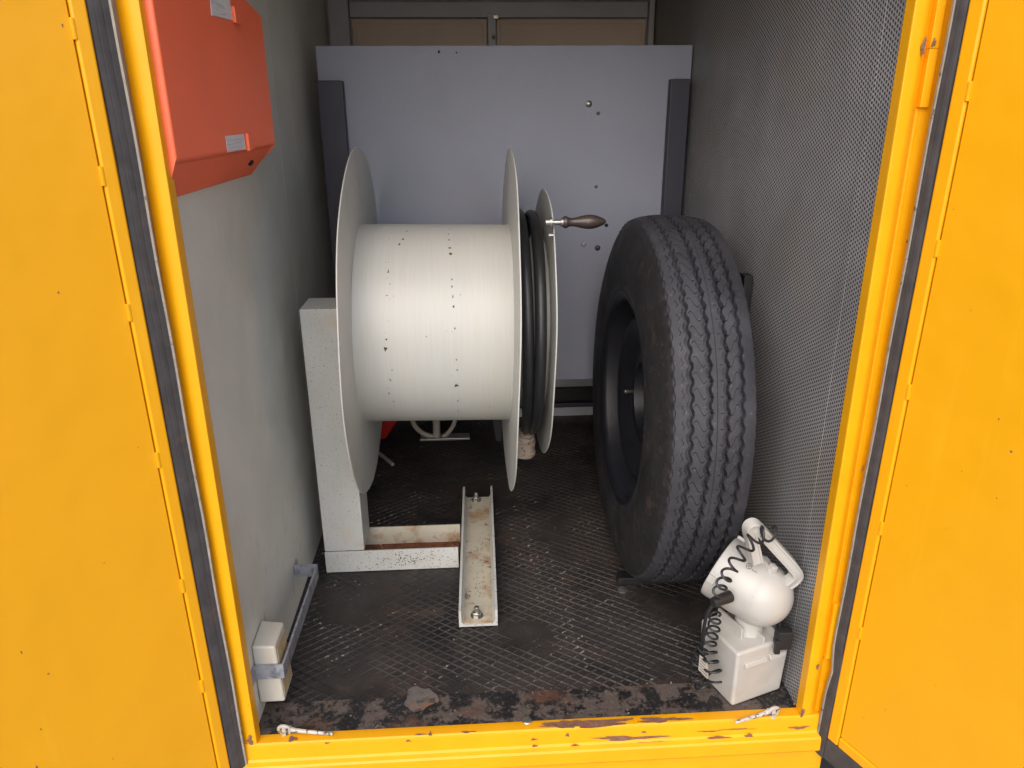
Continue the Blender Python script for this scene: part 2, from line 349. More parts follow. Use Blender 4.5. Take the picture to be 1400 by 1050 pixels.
# right wall: perforated sheets with an overlapping joint
m = MB(); m.box((RX + .004, FY + .012, -.05), (RX + .04, BY + .03, TZ + .03)); wr = m.build('wall_right', 'greyframe'); tag(wr, kind='structure')
J1 = float(atx(1165, 300, RX)[1])
for a, b, dx in ((FY + .014, J1, 0), (J1 + .0001, 1.62, 0), (1.6201, BY, 0)):
    m = MB(); m.box((RX - dx, a, .001), (RX + .0035, b, TZ)); m.build('perforated_sheet', 'perf', wr)
m = MB(); m.box((RX - .00035, J1 - .008, .002), (RX + .002, J1 + .008, TZ)); m.build('joint_strip', 'perf', wr)
m = MB(); m.box((LX - .04, FY, TZ), (RX + .04, BY + .03, TZ + .04)); c = m.build('ceiling', 'wall'); tag(c, kind='structure')
# back wall with framed panels above the board, rails at the foot
m = MB(); m.box((LX - .03, BY, -.05), (RX + .03, BY + .03, TZ + .02)); wb = m.build('wall_back', 'greyframe'); tag(wb, kind='structure')
xl, xr, xm = aty(479, 30, BY)[0], aty(884, 30, BY)[0], aty(672, 30, BY)[0]; zt = aty(680, 25, BY)[2]; ztt = aty(680, 3, BY)[2]
for a, b in ((xl + .004, xm - .014), (xm + .014, xr - .004)):
    m = MB(); m.box((a, BY - .012, .75), (b, BY - .001, zt - .002), .004); p = m.build('panel', 'beige', wb)
    m = MB(); m.box((a + .012, BY - .0145, .76), (b - .012, BY - .011, zt - .016), .002); m.build('raised_field', 'beige', p)
for a, b, c0, c1 in ((LX + .01, xl, .5, TZ - .01), (xr, RX - .004, .5, TZ - .01)):
    m = MB(); m.box((a, BY - .03, c0), (b, BY - .001, c1), .003); m.build('frame_stile', 'greyframe', wb)
m = MB(); m.box((xl + .002, BY - .02, zt), (xr - .002, BY - .001, ztt), .003); m.build('frame_rail', 'greyframe', wb)
m = MB(); m.box((xl + .002, BY - .035, ztt + .006), (xr - .002, BY - .001, ztt + .06), .003); m.build('frame_rail', 'post', wb)
m = MB(); m.box((xm - .012, BY - .022, .75), (xm + .012, BY - .001, zt + .012), .002); st = m.build('middle_strip', 'greyframe', wb)
m = MB(); q = aty(678, 23, BY - .03); m.box((q[0] - .008, BY - .034, q[2] - .006), (q[0] + .008, BY - .022, q[2] + .006), .002); m.build('latch', 'zinc', st)
m = MB(); q = aty(675, 50, BY - .03); m.lathe([(0, .006), (.004, .006), (.006, .003), (.007, 0)], (q[0], BY - .022, q[2]), (0, -1, 0), 14); m.build('screw', 'zinc', st)
for v0, v1, mt in ((532, 548, 'blacksteel'), (551, 557, 'post')):
    za, zb = aty(790, v1, BY - .03)[2], aty(790, v0, BY - .03)[2]
    m = MB(); m.box((LX + .01, BY - .03, za), (RX - .01, BY - .001, zb), .003); m.build('foot_rail', mt, wb)
# ================================================================ DOOR FRAME
df = empty('door_frame', (.09, 1.02, -.15), 'yellow painted steel door frame with a chipped sill round the opening', 'door frame')
JY = 1.0215
def jamb_prof(side, x0, outer):
    # plan outline (x,y): flat face, then a rounded gutter back to the hinge strip
    sg = side
    pts = [(x0, JY + .014), (x0, JY + .003), (x0 + sg*.001, JY + .0008), (x0 + sg*.003, JY)]
    if outer > .05:
        pts += [(x0 + sg*.014, JY + .0006), (x0 + sg*.019, JY + .0022), (x0 + sg*.024, JY + .006), (x0 + sg*.0285, JY + .0105), (x0 + sg*.031, JY + .012), (x0 + sg*.0335, JY + .0115), (x0 + sg*.035, JY + .008), (x0 + sg*outer, JY + .0075)]
    else: pts += [(x0 + sg*.012, JY + .0005), (x0 + sg*.018, JY + .002), (x0 + sg*outer, JY + .005)]
    pts += [(x0 + sg*outer, JY + .03), (x0 + sg*.0, JY + .03)] if False else [(x0 + sg*outer, JY + .022), (x0, JY + .022)]
    return pts
for side, x0, outer in ((-1, -.3825, .0295), (1, .5722, .075)):
    m = MB(); m.prism([(x, y, .0035) for x, y in jamb_prof(side, x0, outer)], (0, 0, TZ - .02)); j = m.build('jamb', 'frame_yellow', df, 25)
m = MB()      # sill: folded profile
prof = [(1.046, -.01), (1.046, .001), (1.036, .003), (1.0235, .003), (1.021, .001), (1.0195, -.004), (1.018, -.028), (1.0155, -.032), (1.009, -.0345), (1.0065, -.038), (1.006, -.062), (1.008, -.066), (1.016, -.068), (1.0165, -.15), (1.046, -.15)]
m.prism([(-.41, y, z) for y, z in prof], (1.03, 0, 0)); m.build('sill', 'frame_yellow', df, 22)
m = MB(); m.box((-.41, JY, TZ - .016), (.62, JY + .03, TZ + .05), .004); m.build('header', 'frame_yellow', df)
m = MB(); m.box((.6205, 1.032, -.42), (.80, 1.05, -.02), .003); m.build('dark_gap_panel', 'blacksteel', df)  # added black panel, stands in for the dark gap below the right door
# hinge strips on the right jamb
for v0, v1, u0, u1 in ((-40, 66, 1283, 1300), (66, 147, 1272, 1284)):
    a, b = aty(u0, v1, 1.016), aty(u0, v0, 1.016)
    m = MB(); m.box((.6025, 1.0235, a[2]), (.6145, 1.034, b[2]), .0012); m.build('hinge_plate', 'frame_yellow', df)
m = MB(); a, b = aty(1140, 905, 1.016), aty(1150, 830, 1.016); m.box((.600, 1.0225, a[2]), (.6145, 1.034, b[2]), .002); m.build('hinge_plate', 'frame_yellow', df)
# paint chips: bare primer showing through, on sill and jamb feet
m = MB(); k = 0
for u, v, ru, rv in ((812, 989, 62, 4.5), (860, 1009, 58, 3.2), (770, 990, 24, 5), (905, 984, 40, 3), (983, 1010, 20, 4), (1024, 1006, 7, 2.6), (900, 1015, 26, 1.5), (730, 1011, 5, 1.6), (731, 1020, 5, 1.6), (786, 1019, 6, 1.4), (776, 1005, 3, 2.5), (1010, 997, 26, 1),
                     (558, 1013, 4, 1.5), (400, 1010, 7, 3), (447, 1016, 4, 1.2), (970, 1000, 18, .9), (575, 1006, 9, 1), (588, 1008, 2.5, 2.5), (640, 1002, 12, 1), (880, 1001, 4, 1.5), (1092, 995, 16, 2)):
    yy = 1.0172; p = aty(u, v, yy)
    zz = p[2]; yy = float(np.interp(-zz, [-.003, .004, .028, .032], [1.021, 1.0195, 1.018, 1.0155])) - .0006 - .00003*k
    if zz > .002: p = atz(u, v, .0036); m.poly(blob((p[0], max(p[1], 1.0235), .0036 + .00003*k), ru/950, rv/560, (1, 0, 0), (0, 1, 0), 26, .5, k))
    else: p = aty(u, v, yy); m.poly(blob(p, ru/950, rv/720, (1, 0, -.035), (0, 0.06, 1), 26, .5, k))
    k += 1
for u, v, ru, rv in ((1097, 975, 3.5, 9), (1090, 990, 8, 2.5), (1086, 962, 1.6, 2.5), (1263, 63, 2.5, 9), (1277, 58, 2.5, 4), (1118, 912, 2, 5), (342, 1012, 4, 9), (165, 90, 1.2, 3), (1240, 330, 1, 2), (1180, 640, 1, 4)):
    p = aty(u, v, JY - .0006); m.poly(blob((p[0], JY - .0006, p[2]), ru/950, rv/850, (1, 0, 0), (.05, 0, 1), 20, .45, k)); k += 1
o = m.build('paint_chips', 'chip', df); tag(o, kind='stuff')
# ================================================================ DOORS
def make_door(hx, side, ang, s_seal, s_seam, tilt, tabs, label, width=.50):
    ca, sa = math.cos(R(ang)), math.sin(R(ang)); Z0, Z1 = -.078, TZ + .03
    def P(s, n, z):                                    # s along the door from the hinge, n out of its inner face, z up
        s = s + tilt*(z + .03)
        nx, ny = (-sa, -ca) if side > 0 else (sa, -ca)
        return Vector((hx + side*ca*s + nx*n, 1.02 - sa*s + ny*n, z))
    root = empty('door', P(width/2, -.02, Z0), label, 'door', 'pair of open yellow doors')
    m = MB(); m.box((-.001, -.03, Z0), (width, -.0005, Z1), .003, 2, P); m.build('outer_skin', 'yellow', root)
    zb = Z0 + .075; e = s_seam
    m = MB(); m.box((e + .001, -.0004, zb), (width - .05, .0058, Z1 - .06), .0012, 1, P); m.build('inner_panel', 'yellow', root)
    # raised rim round the panel (rounded), seal outside it
    def ring(s0, s1, z0, z1, top, prof_n):
        pass
    fw = e - s_seal
    def framebar(mm, a0, a1, b0, b1, n0, n1, bev): mm.box((a0, n0, b0), (a1, n1, b1), bev, 3, P)
    m = MB(); w = width
    framebar(m, s_seal + .001, e - .0006, zb - fw + .0005, Z1 - .06, 0, .0085, .0035); o = m.build('edge_rim', 'yellow', root)
    m = MB(); framebar(m, e, w - .03, zb - fw + .0005, zb - .0008, 0, .0084, .0035); m.build('edge_rim', 'yellow', root)
    # ribbed rubber seal
    def seal(mm, horizontal):
        prof = [(0, .0045), (.04, .0068), (.30, .0074), (.34, .0068), (.38, .0076), (.66, .0080), (.70, .0074), (.74, .0080), (.96, .0072), (1, .004)]; n = len(prof)
        if not horizontal:
            a0, a1 = .0028, s_seal; zs = np.linspace(Z0 + .004, Z1 - .004, 60); rows = []
            for z in zs:
                dent = .006*math.exp(-((z - .11)/.03)**2) if side > 0 else 0
                rows.append([P(a0 + dent*(1 - f)*0 + (a1 - a0)*f + dent + .0006*math.sin(z*23 + 1), h, z) for f, h in prof])
        else:
            a0, a1 = Z0 + .004, zb - fw - .001; rows = []
            for s_ in np.linspace(s_seal + .001, w - .01, 40): rows.append([P(s_, h, a0 + (a1 - a0)*f) for f, h in prof])
        vr = [[mm.bm.verts.new(p) for p in r] for r in rows]
        for r0, r1 in zip(vr, vr[1:]):
            for j in range(n - 1): mm.bm.faces.new((r0[j], r0[j + 1], r1[j + 1], r1[j]))
    m = MB(); seal(m, False); m.build('rubber_seal', 'rubber', root, 50)
    m = MB(); seal(m, True); m.build('rubber_seal', 'rubber', root, 50)
    m = MB(); zs = np.linspace(Z0 + .004, Z1 - .004, 60)
    m.sweep([P(.0012 + (.006*math.exp(-((z - .11)/.03)**2) if side > 0 else 0) + .0006*math.sin(z*23 + 1), .0062, z) for z in zs], [(-.0016, -.002), (.0016, -.002), (.0016, .002), (-.0016, .002)], up=(0, -1, 0)); m.build('seal_edge', 'seal_edge', root)
    for z in tabs:
        m = MB(); m.box((e - .003, .004, z - .012), (e + .0025, .0092, z + .012), .0018, 2, P); m.build('weld_tab', 'yellow', root)
    mc = MB(); g_ = random.Random(int(ang))
    for q in range(20):
        s0, z_ = g_.uniform(s_seam + .004, .34), g_.uniform(-.0, 1.15); r_ = g_.choice((.0005, .0006, .0008, .0012))
        mc.poly(blob(P(s0, .00605, z_), r_*g_.uniform(.6, 1.4), r_*g_.uniform(.8, 2.2), P(1, 0, 0) - P(0, 0, 0), (0, 0, 1), 9, .5, q))
    tag(mc.build('paint_chips', 'chip', root), kind='stuff')
    return root, P
def door_z(hx, side, ang, uv):
    ca, sa = math.cos(R(ang)), math.sin(R(ang)); out = []
    for u, v in uv:
        r = ray(u, v); A = np.array([[r[0], -side*ca], [r[1], sa]]); t, s_ = np.linalg.solve(A, np.array([hx, 1.02])); out.append(CAM[2] + t*r[2])
    return out
LA, RA = 45, 66
dl, PL = make_door(-.4065, -1, LA, .0285, .049, .0085, door_z(-.404, -1, LA, [(105, 40), (148, 240), (183, 425), (222, 625), (257, 795), (285, 930)]), 'left open yellow door beside the orange box and the grey wall')
dr, PR = make_door(.6105, 1, RA, .0205, .0435, .0126, door_z(.612, 1, RA, [(1335, 125), (1292, 340), (1248, 535), (1212, 722), (1183, 865)]), 'right open yellow door beside the perforated wall and the hand lamp')
# ================================================================ PARTITION BOARD AND POSTS
BDY = 2.0; z1 = 1.170; z0 = float(aty(785, 519, BDY)[2])
bd = empty('partition_board', (.11, BDY, z0), 'large blue-grey sheet metal board standing across the back', 'board')
m = MB(); m.box((-.353, BDY, z0), (.5705, BDY + .02, z1), .002); m.build('sheet', 'board', bd)
for u, v, r, mt in ((805, 142, .0075, 'zinc'), (818, 155, .004, 'zinc'), (815, 255, .004, 'zinc'), (467, 143, .005, 'zinc'), (798, 334, .0068, 'board'), (817, 339, .0068, 'post'), (600, 71, .0025, 'post')):
    q = aty(u, v, BDY); m = MB(); m.lathe([(0, r*1.15), (.0015, r*1.1), (.003, r*.8), (.0042, r*.35), (.0045, 0)], (q[0], BDY + .0002, q[2]), (0, -1, 0), 16); m.build('bolt', mt, bd)
for u, v, r in ((829, 308, .005), (624, 72, .002)):
    q = aty(u, v, BDY); m = MB(); m.lathe([(0, 0), (0, r), (.0006, r), (.0006, 0)], (q[0], BDY - .0001, q[2]), (0, -1, 0), 16); m.build('bolt_hole', 'hole', bd)
zp = float(aty(450, 110, 1.97)[2])
for a, b, lab in ((-.352, -.290, 'dark navy steel post in front of the board, left behind the reel'), (.513, .562, 'dark navy steel post in front of the board, behind the spare wheel')):
    m = MB(); m.box((a, 1.968, .001), (b, BDY - .0025, zp), .003); o = m.build('mounting_post', 'post'); tag(o, lab, 'post', 'dark posts holding the board')
# ================================================================ CABLE REEL
YC, ZC, TL = 1.65, .568, .019
X1, X2, X3, R1, R3, RD = -.233, .089, .164, .379, .296, .2195
AX = Vector((math.cos(TL), 0, -math.sin(TL))); UPV = Vector((math.sin(TL), 0, math.cos(TL))); O = Vector((0, YC, ZC))
def rp(lx, r, a): return O + AX*lx + Vector((0, -1, 0))*r*math.cos(a) + UPV*r*math.sin(a)      # a=0 towards the camera
reel = empty('cable_reel', (-.1, 1.6, 0), 'white painted steel cable reel on its stand, drum empty and scuffed', 'cable reel')
m = MB(); m.lathe([(X1 + .001, RD), (X1 + .002, RD), (X2 - .001, RD)], O, AX, 128, False); dr_ = m.build('drum', 'drum', reel)
for lx in (X1 + .0022, X2 - .0022):
    m = MB(); m.tube([rp(lx, RD + .0002, 2*math.pi*k/96) for k in range(96)], .0016, 6, True); m.build('weld_bead', 'reel', dr_)
def flange(lx, r, name):
    m = MB(); m.lathe([(lx - .0014, 0), (lx - .0014, r - .0008), (lx - .0008, r), (lx + .0008, r), (lx + .0014, r - .0008), (lx + .0014, 0)], O, AX, 160)
    # slightly wavy sheet edge
    for v in m.bm.verts:
        d = v.co - O; rad = (d - AX*d.dot(AX)).length
        if rad > r*.9:
            a = math.atan2(d.z, d.y); v.co += AX*(.0011*math.sin(3*a + lx*9) + .0007*math.sin(7*a))
    return m.build(name, 'reel', reel)
flange(X1, R1, 'flange'); flange(X2, R1, 'flange'); fs = flange(X3, R3, 'crank_disc')
m = MB(); m.lathe([(X2 + .001, .19), (X3 - .001, .19)], O, AX, 96, False); m.build('cable_hub', 'reel', reel)
m = MB(); m.lathe([(-.345, .02), (X1 - .012, .02), (X1 - .012, .05), (X1 - .0016, .05)], O, AX, 32); m.build('axle', 'zinc', reel)
# crank handle on the disc
hq = atx(757, 304, X3 + .004); ho = Vector((X3 - .012, hq[1], hq[2]))
m = MB(); m.lathe([(0, .0075), (.008, .0075), (.0085, .0105), (.0125, .0105), (.013, .005), (.03, .005), (.03, .0085), (.037, .0085), (.037, .0065)], ho, (1, 0, 0), 20); cr = m.build('crank_pin', 'zinc', reel)
g0 = .034; k = .96
gp = [(0, .011), (.003, .0128), (.007, .0128), (.010, .0105), (.014, .0092), (.020, .0088), (.027, .0098), (.036, .0125), (.047, .0148), (.057, .0150), (.067, .0132), (.076, .0098), (.083, .0062), (.087, .003), (.088, 0)]
m = MB(); m.lathe([(g0 + a*k, b*.92) for a, b in gp], ho, (1, 0, 0), 28); m.build('grip', 'grip', cr)
m = MB(); q = ho + Vector((.006, -.003, -.024)); m.lathe([(0, .004), (.01, .004)], q, (1, 0, 0), 10); m.build('bolt', 'zinc', fs)
# stand
m = MB(); m.box((-.351, 1.531, .0575), (-.2585, 1.633, .638), .0035, 2); m.build('post', 'stand', reel)
m = MB(); m.box((X1 - .028, 1.60, .50), (X1 - .014, 1.70, .632), .003); m.build('bearing_plate', 'stand', reel)
m = MB(); m.box((-.258, 1.60, .50), (X1 - .03, 1.66, .632)); m.build('bearing_block', 'stand', reel)
m = MB(); m.box((-.351, 1.529, .002), (-.0405, 1.535, .0565), .0015); m.build('cross_channel_side', 'stand', reel)
m = MB(); m.box((-.351, 1.636, .002), (-.0365, 1.642, .0545), .0015); m.build('cross_channel_side', 'stand_rust', reel)
m = MB(); m.box((-.3508, 1.5352, .002), (-.039, 1.6358, .008)); m.build('cross_channel_web', 'rust', reel)
def ch(x, y, z): return Vector((x + (y - 1.306)*.016, y, z))                     # the long channel sits a little askew
CY0, CY1 = 1.3065, 1.856
m = MB(); prof = [(-.0385, .005), (.0425, .005), (.0425, .0445), (.0372, .0445), (.0368, .016), (.032, .0105), (-.028, .0105), (-.0328, .016), (-.0332, .0445), (-.0385, .0445)]
m.prism([ch(x, CY0, z) for x, z in prof], ch(0, CY1, 0) - ch(0, CY0, 0), 0); lc = m.build('base_channel', 'stand', reel, 30)
m = MB(); m.hexa([ch(-.029, CY0 + .002, .0106), ch(.0335, CY0 + .002, .0106), ch(.0335, CY1 - .01, .0106), ch(-.029, CY1 - .01, .0106), ch(-.028, CY0 + .003, .0112), ch(.0325, CY0 + .003, .0112), ch(.0325, CY1 - .012, .0112), ch(-.028, CY1 - .012, .0112)]); m.build('stained_web', 'stand_rust', lc)
m = MB(); m.hexa([ch(-.040, CY0 + .004, 0.0005), ch(.044, CY0 + .004, .0005), ch(.044, CY1, .0005), ch(-.040, CY1, .0005), ch(-.040, CY0 + .004, .0048), ch(.044, CY0 + .004, .0048), ch(.044, CY1, .0048), ch(-.040, CY1, .0048)]); m.build('rubber_pad', 'black', reel)
for (u, v) in ((652, 842), (651, 684)):
    q = atz(u, v, .0112); m = MB(); m.lathe([(0, .0135), (.002, .0135)], (q[0], q[1], .0112), (0, 0, 1), 22); m.lathe([(.002, .0100), (.010, .0100), (.011, .009)], (q[0], q[1], .0112), (0, 0, 1), 6); m.lathe([(.011, .0055), (.022, .0055), (.0235, .0045)], (q[0], q[1], .0112), (0, 0, 1), 14); m.build('anchor_bolt', 'zinc', reel)
# scuffs on the drum: chips in two rows, two diamonds of rust
def drum_chip(mm, u, v, ru, rv, seed, jag=.5, n=12):
    # place on the drum surface where the ray meets it
    r = Vector(ray(u, v)); c = Vector(CAM) - O; pr = lambda w: w - AX*w.dot(AX); a_, b_, c_ = pr(r).dot(pr(r)), 2*pr(r).dot(pr(c)), pr(c).dot(pr(c)) - (RD + .0004)**2
    dsc = b_*b_ - 4*a_*c_
    if dsc < 0: return
    p = Vector(CAM) + r*((-b_ - math.sqrt(dsc))/(2*a_)); nrm = pr(p - O).normalized(); tv = AX.cross(nrm)
    mm.poly([q + nrm*.0001 for q in blob(p, ru/760, rv/760, AX, tv, n, jag, seed)])
m1, m2 = MB(), MB(); gg = random.Random(5)
for u, v, ru, rv in ((615, 339, 2.8, 2.4), (616, 347, 3.0, 3.2)): drum_chip(m2, u, v, ru, rv, int(v), .15, 4)
for u, v, ru, rv in ((546, 334, 1.4, 2.4), (551, 327, 1.6, 2.2), (556, 316, 1.2, 1.8), (613, 320, 1, 1.6), (614, 328, 1.2, 1.6), (615, 313, 1, 1.4), (618, 382, .9, 1.8), (618, 392, 1, 2), (619, 406, 1, 1.8), (620, 419, 1.6, 1.8), (622, 449, 1, 1.8), (527, 477, 2.4, 2.8), (528, 464, 1.4, 1.4), (529, 404, 1, 1), (624, 527, 3, 2.6), (624, 492, 1, 1.2), (625, 506, 1, 1.4), (626, 548, 1, 2), (626, 562, 1, 2), (532, 538, 1, 2), (534, 520, .9, 1.4), (536, 506, .8, 1), (531, 371, .8, 3), (583, 460, .8, 1), (670, 556, .8, 1.2), (538, 549, 1.4, 1.2)):
    drum_chip(m1, u, v, ru, rv, int(u + v), .6)
for q in range(26):
    base = random.choice((531, 620, 536, 625)); drum_chip(m1, base + gg.gauss(0, 3), gg.uniform(318, 570), gg.uniform(.3, .7), gg.uniform(.4, 1.4), q, .5, 7)
tag(m1.build('paint_chips', 'chipdark', dr_), kind='stuff'); tag(m2.build('rust_spots', 'chiprust', dr_), kind='stuff')
m = MB()
for q in range(90): m.poly(blob((gg.gauss(-.155, .028), 1.5286, min(.052, max(.006, gg.gauss(.030, .010)))), gg.uniform(.0006, .0018), gg.uniform(.0006, .0018), (1, 0, 0), (0, 0, 1), 8, .5, q))
for q in range(60): m.poly(blob((gg.uniform(-.24, -.05), 1.5286, min(.052, max(.006, gg.gauss(.034, .012)))), gg.uniform(.0004, .0009), gg.uniform(.0004, .0009), (1, 0, 0), (0, 0, 1), 7, .5, q))
o = m.build('paint_chips', 'chipdark', reel); tag(o, kind='stuff')
m = MB()
for q in range(70): y = gg.choice((gg.gauss(1.43, .03), gg.gauss(1.53, .035), gg.gauss(1.6, .02))); p = ch(gg.gauss(.004, .012), y, .0116); m.poly(blob(p, gg.uniform(.0006, .0018), gg.uniform(.0008, .0022), (1, 0, 0), (0, 1, 0), 8, .5, q))
o = m.build('paint_chips', 'chipdark', lc); tag(o, kind='stuff')
# black cable wound between flange and crank disc, ending in a coupling
cb = empty('power_cable', (.12, 1.6, .2), 'thick black cable wound twice between reel flange and crank disc', 'cable')
RC = .240
def wind(lx0, lx1, a0, a1, dr0, slack, name):
    pts = []
    for k in range(121):
        f = k/120; a = R(a0) + f*(R(a1) - R(a0)); e = f**3
        pts.append(rp(lx0 + (lx1 - lx0)*e, RC + dr0 + slack*math.sin(f*math.pi)**2*(1 if math.cos(a) > 0 else 0)*math.cos(a), a))
    m = MB(); m.tube(pts, .0121, 14); m.build(name, 'cable', cb); return pts
pA = wind(.106, .1245, 200, -61, .004, .010, 'winding')
wind(.137, .140, 215, -150, .0, .016, 'winding')
pe = pA[-1]; pd = Vector((-.14, .12, -1)).normalized()
m = MB(); m.lathe([(-.006, .0135), (.004, .0145), (.005, .018), (.009, .018), (.0095, .0165), (.013, .0165), (.0135, .0205), (.020, .0215), (.021, .0195), (.024, .0195), (.026, .0245), (.050, .0255), (.052, .0285), (.060, .0285), (.061, .025), (.054, .024), (.054, 0)], pe, pd, 32, False); m.build('coupling', 'coupling', cb)
# ================================================================ SPARE WHEEL
TXC, TYC, TZ0, TR, TW = .4145, 1.536, .0218, .3967, .1445
tilt = .022; RR = .2317
whl = empty('spare_wheel', (TXC, TYC, TZ0), 'large worn black truck spare wheel leaning by the perforated wall', 'wheel')
ct, st_ = math.cos(tilt), math.sin(tilt)
def wp(lx, r, a):
    y, z = -r*math.cos(a), r*math.sin(a)
    return Vector((TXC + lx*ct + z*st_, TYC + y, TZ0 + TR - lx*st_ + z*ct))
NA = 1080; NZ = 90
sec = []           # (lx, r, tread coordinate or None)
half = TW/2
side = [(.110, RR - .006), (.115, RR + .004), (.118, RR + .014), (.1165, RR + .017), (.1175, RR + .022), (.121, RR + .045), (.1225, RR + .065), (.1215, RR + .085), (.1175, RR + .105), (.112, RR + .120), (.1115, RR + .1225), (.1065, RR + .132), (.1060, RR + .1345), (.1005, RR + .145)]
side = [(half/.0722*.0722*(a/.1225)*1.30 if False else a*.76, b) for a, b in side]
left = [(-a, b) for a, b in side]; right = [(a, b) for a, b in side][::-1]
NXS = 211; xs = np.linspace(-half, half, NXS)
G = (-.318, -.092, .116, .302)
ang = 2*math.pi*np.arange(NA)/NA; ph = NZ*np.arange(NA)/NA
wv = np.sin(2*math.pi*ph); wv = wv*(1.25 - .25*wv*wv)
v_ = xs/TW; base = TR - .0075*(2*v_)**4 - .003*(2*v_)**2
dep = np.zeros((NA, NXS))
for gi, gc in enumerate(G):
    dd = np.abs(v_[None, :] - (gc + .0135*wv[:, None])); dep = np.maximum(dep, .0115*np.clip((.0315 - dd)/.006, 0, 1))
ed = .5 - np.abs(v_)[None, :] - (.008 + .007*wv[:, None]); dep = np.maximum(dep, .004*(ed < 0))
dep = np.maximum(dep, .0012*(np.abs(v_)[None, :] < .004))
wear = np.array([[mnoise.noise((math.cos(a)*6, math.sin(a)*6, x*60)) for x in np.linspace(-half, half, 12)] for a in ang[::6]])
wear = np.repeat(wear, 6, 0); wi = np.linspace(0, 11, NXS); wear = np.stack([np.interp(wi, np.arange(12), r) for r in wear])
rad = base[None, :] - dep + .0009*wear
lxs = np.concatenate([[a for a, b in left], xs, [a for a, b in right]]); NL = len(lxs)
rads = np.concatenate([np.tile([b for a, b in left], (NA, 1)), rad, np.tile([b for a, b in right], (NA, 1))], 1)
yy = -rads*np.cos(ang)[:, None]; zz = rads*np.sin(ang)[:, None]; lxg = np.tile(lxs, (NA, 1))
co_ = np.stack([lxg*ct + zz*st_, yy, TR - lxg*st_ + zz*ct], -1).reshape(-1, 3)          # relative to the wheel's foot
I, Jg = np.meshgrid(np.arange(NA), np.arange(NL - 1), indexing='ij'); I2 = (I + 1) % NA
quads = np.stack([I*NL + Jg, I*NL + Jg + 1, I2*NL + Jg + 1, I2*NL + Jg], -1).reshape(-1, 4)
me = bpy.data.meshes.new('tyre'); me.vertices.add(len(co_)); me.vertices.foreach_set('co', co_.astype(np.float32).ravel())
me.loops.add(quads.size); me.loops.foreach_set('vertex_index', quads.astype(np.int32).ravel())
me.polygons.add(len(quads)); me.polygons.foreach_set('loop_start', np.arange(0, quads.size, 4, dtype=np.int32))
me.update(calc_edges=True); me.validate()
tcv = np.concatenate([[-.7]*len(left), v_, [.7]*len(right)]); If, Jf = I.ravel(), Jg.ravel()
uvd = np.stack([np.stack([If*NZ/NA, tcv[Jf]], -1), np.stack([If*NZ/NA, tcv[Jf + 1]], -1), np.stack([(If + 1)*NZ/NA, tcv[Jf + 1]], -1), np.stack([(If + 1)*NZ/NA, tcv[Jf]], -1)], 1)
ul = me.uv_layers.new(name='tread'); ul.data.foreach_set('uv', uvd.astype(np.float32).ravel())
me.polygons.foreach_set('use_smooth', np.ones(len(quads), dtype=bool)); me.set_sharp_from_angle(angle=R(50))
me.materials.append(M['tyre']); ty = bpy.data.objects.new('tyre', me); COL.objects.link(ty); ty.parent = whl
def wl_prof(prof, name, mt, parent, n=96, cap=False):
    m = MB(); A = Vector((ct, 0, -st_)); m.lathe(prof, (TXC, TYC, TZ0 + TR), A, n, cap, ref=(0, 0, 1)); return m.build(name, mt, parent, 40)
rim = wl_prof([(-.079, RR - .004), (-.083, RR + .006), (-.087, RR + .0065), (-.088, RR + .001), (-.084, RR - .010), (-.074, RR - .018), (-.05, RR - .022), (-.03, RR - .042), (.03, RR - .042), (.05, RR - .022), (.075, RR - .016), (.086, RR - .002), (.087, RR + .006), (.08, RR + .005)], 'rim', 'rim', whl)
wl_prof([(-.030, RR - .043), (-.050, RR - .050), (-.056, RR - .060), (-.052, RR - .080), (-.036, RR - .105), (-.030, .108), (-.036, .098), (-.036, .080), (-.01, .076), (-.01, 0)], 'wheel_disc', 'rim', rim, 72)
vq = atx(866, 535, TXC - .03); A = Vector((vq[0], vq[1], vq[2]))
ap = math.atan2(float(vq[2]) - (TZ0 + TR), -(float(vq[1]) - TYC))
m = MB(); p0 = wp(-.035, RR - .030, ap*0 + R(186)); p0 = wp(-.03, RR - .026, math.pi + ap*0 - ap) if False else A
m.lathe([(-.004, .0035), (.012, .0035), (.0125, .0052), (.022, .0052), (.024, .004)], p0, (-.9, -.3, .1), 12); m.build('valve', 'zinc', rim)
# black rest plate and bracket behind the wheel
m = MB(); a = atz(845, 802, .0); m.box((a[0], a[1] + .002, .001), (.53, a[1] + .03, .0198), .002); m.box((.385, a[1] + .0298, .001), (.525, 1.60, .0194), .002); o = m.build('rest_plate', 'blacksteel'); tag(o, 'flat black steel plate on the floor under the spare wheel', 'plate')
b = atz(852, 809, 0); m = MB(); m.lathe([(0, .012), (.003, .012), (.005, .006), (.006, 0)], (b[0], b[1] + .004, .001), (0, 0, 1), 12); o = m.build('metal_crumb', 'zinc'); tag(o, 'small bright metal bit lying against the black plate', 'metal bit')
ya = float(atx(1026, 420, .566)[1]); zt_ = float(aty(1018, 377, ya)[2]); m = MB(); m.box((.548, ya, .001), (.566, ya + .03, zt_), .002); o = m.build('wheel_bracket', 'blacksteel'); tag(o, 'black steel upright bracket mostly hidden behind the spare wheel', 'bracket')
# ================================================================ ORANGE WALL BOX
ob = empty('wall_box', (LX, 1.24, .915), 'orange enamelled wall box with white stickers, on the left wall', 'wall box')
ZB = .915; ZT = 1.176; n0, n1 = 1.036, 1.447
cov = MB()
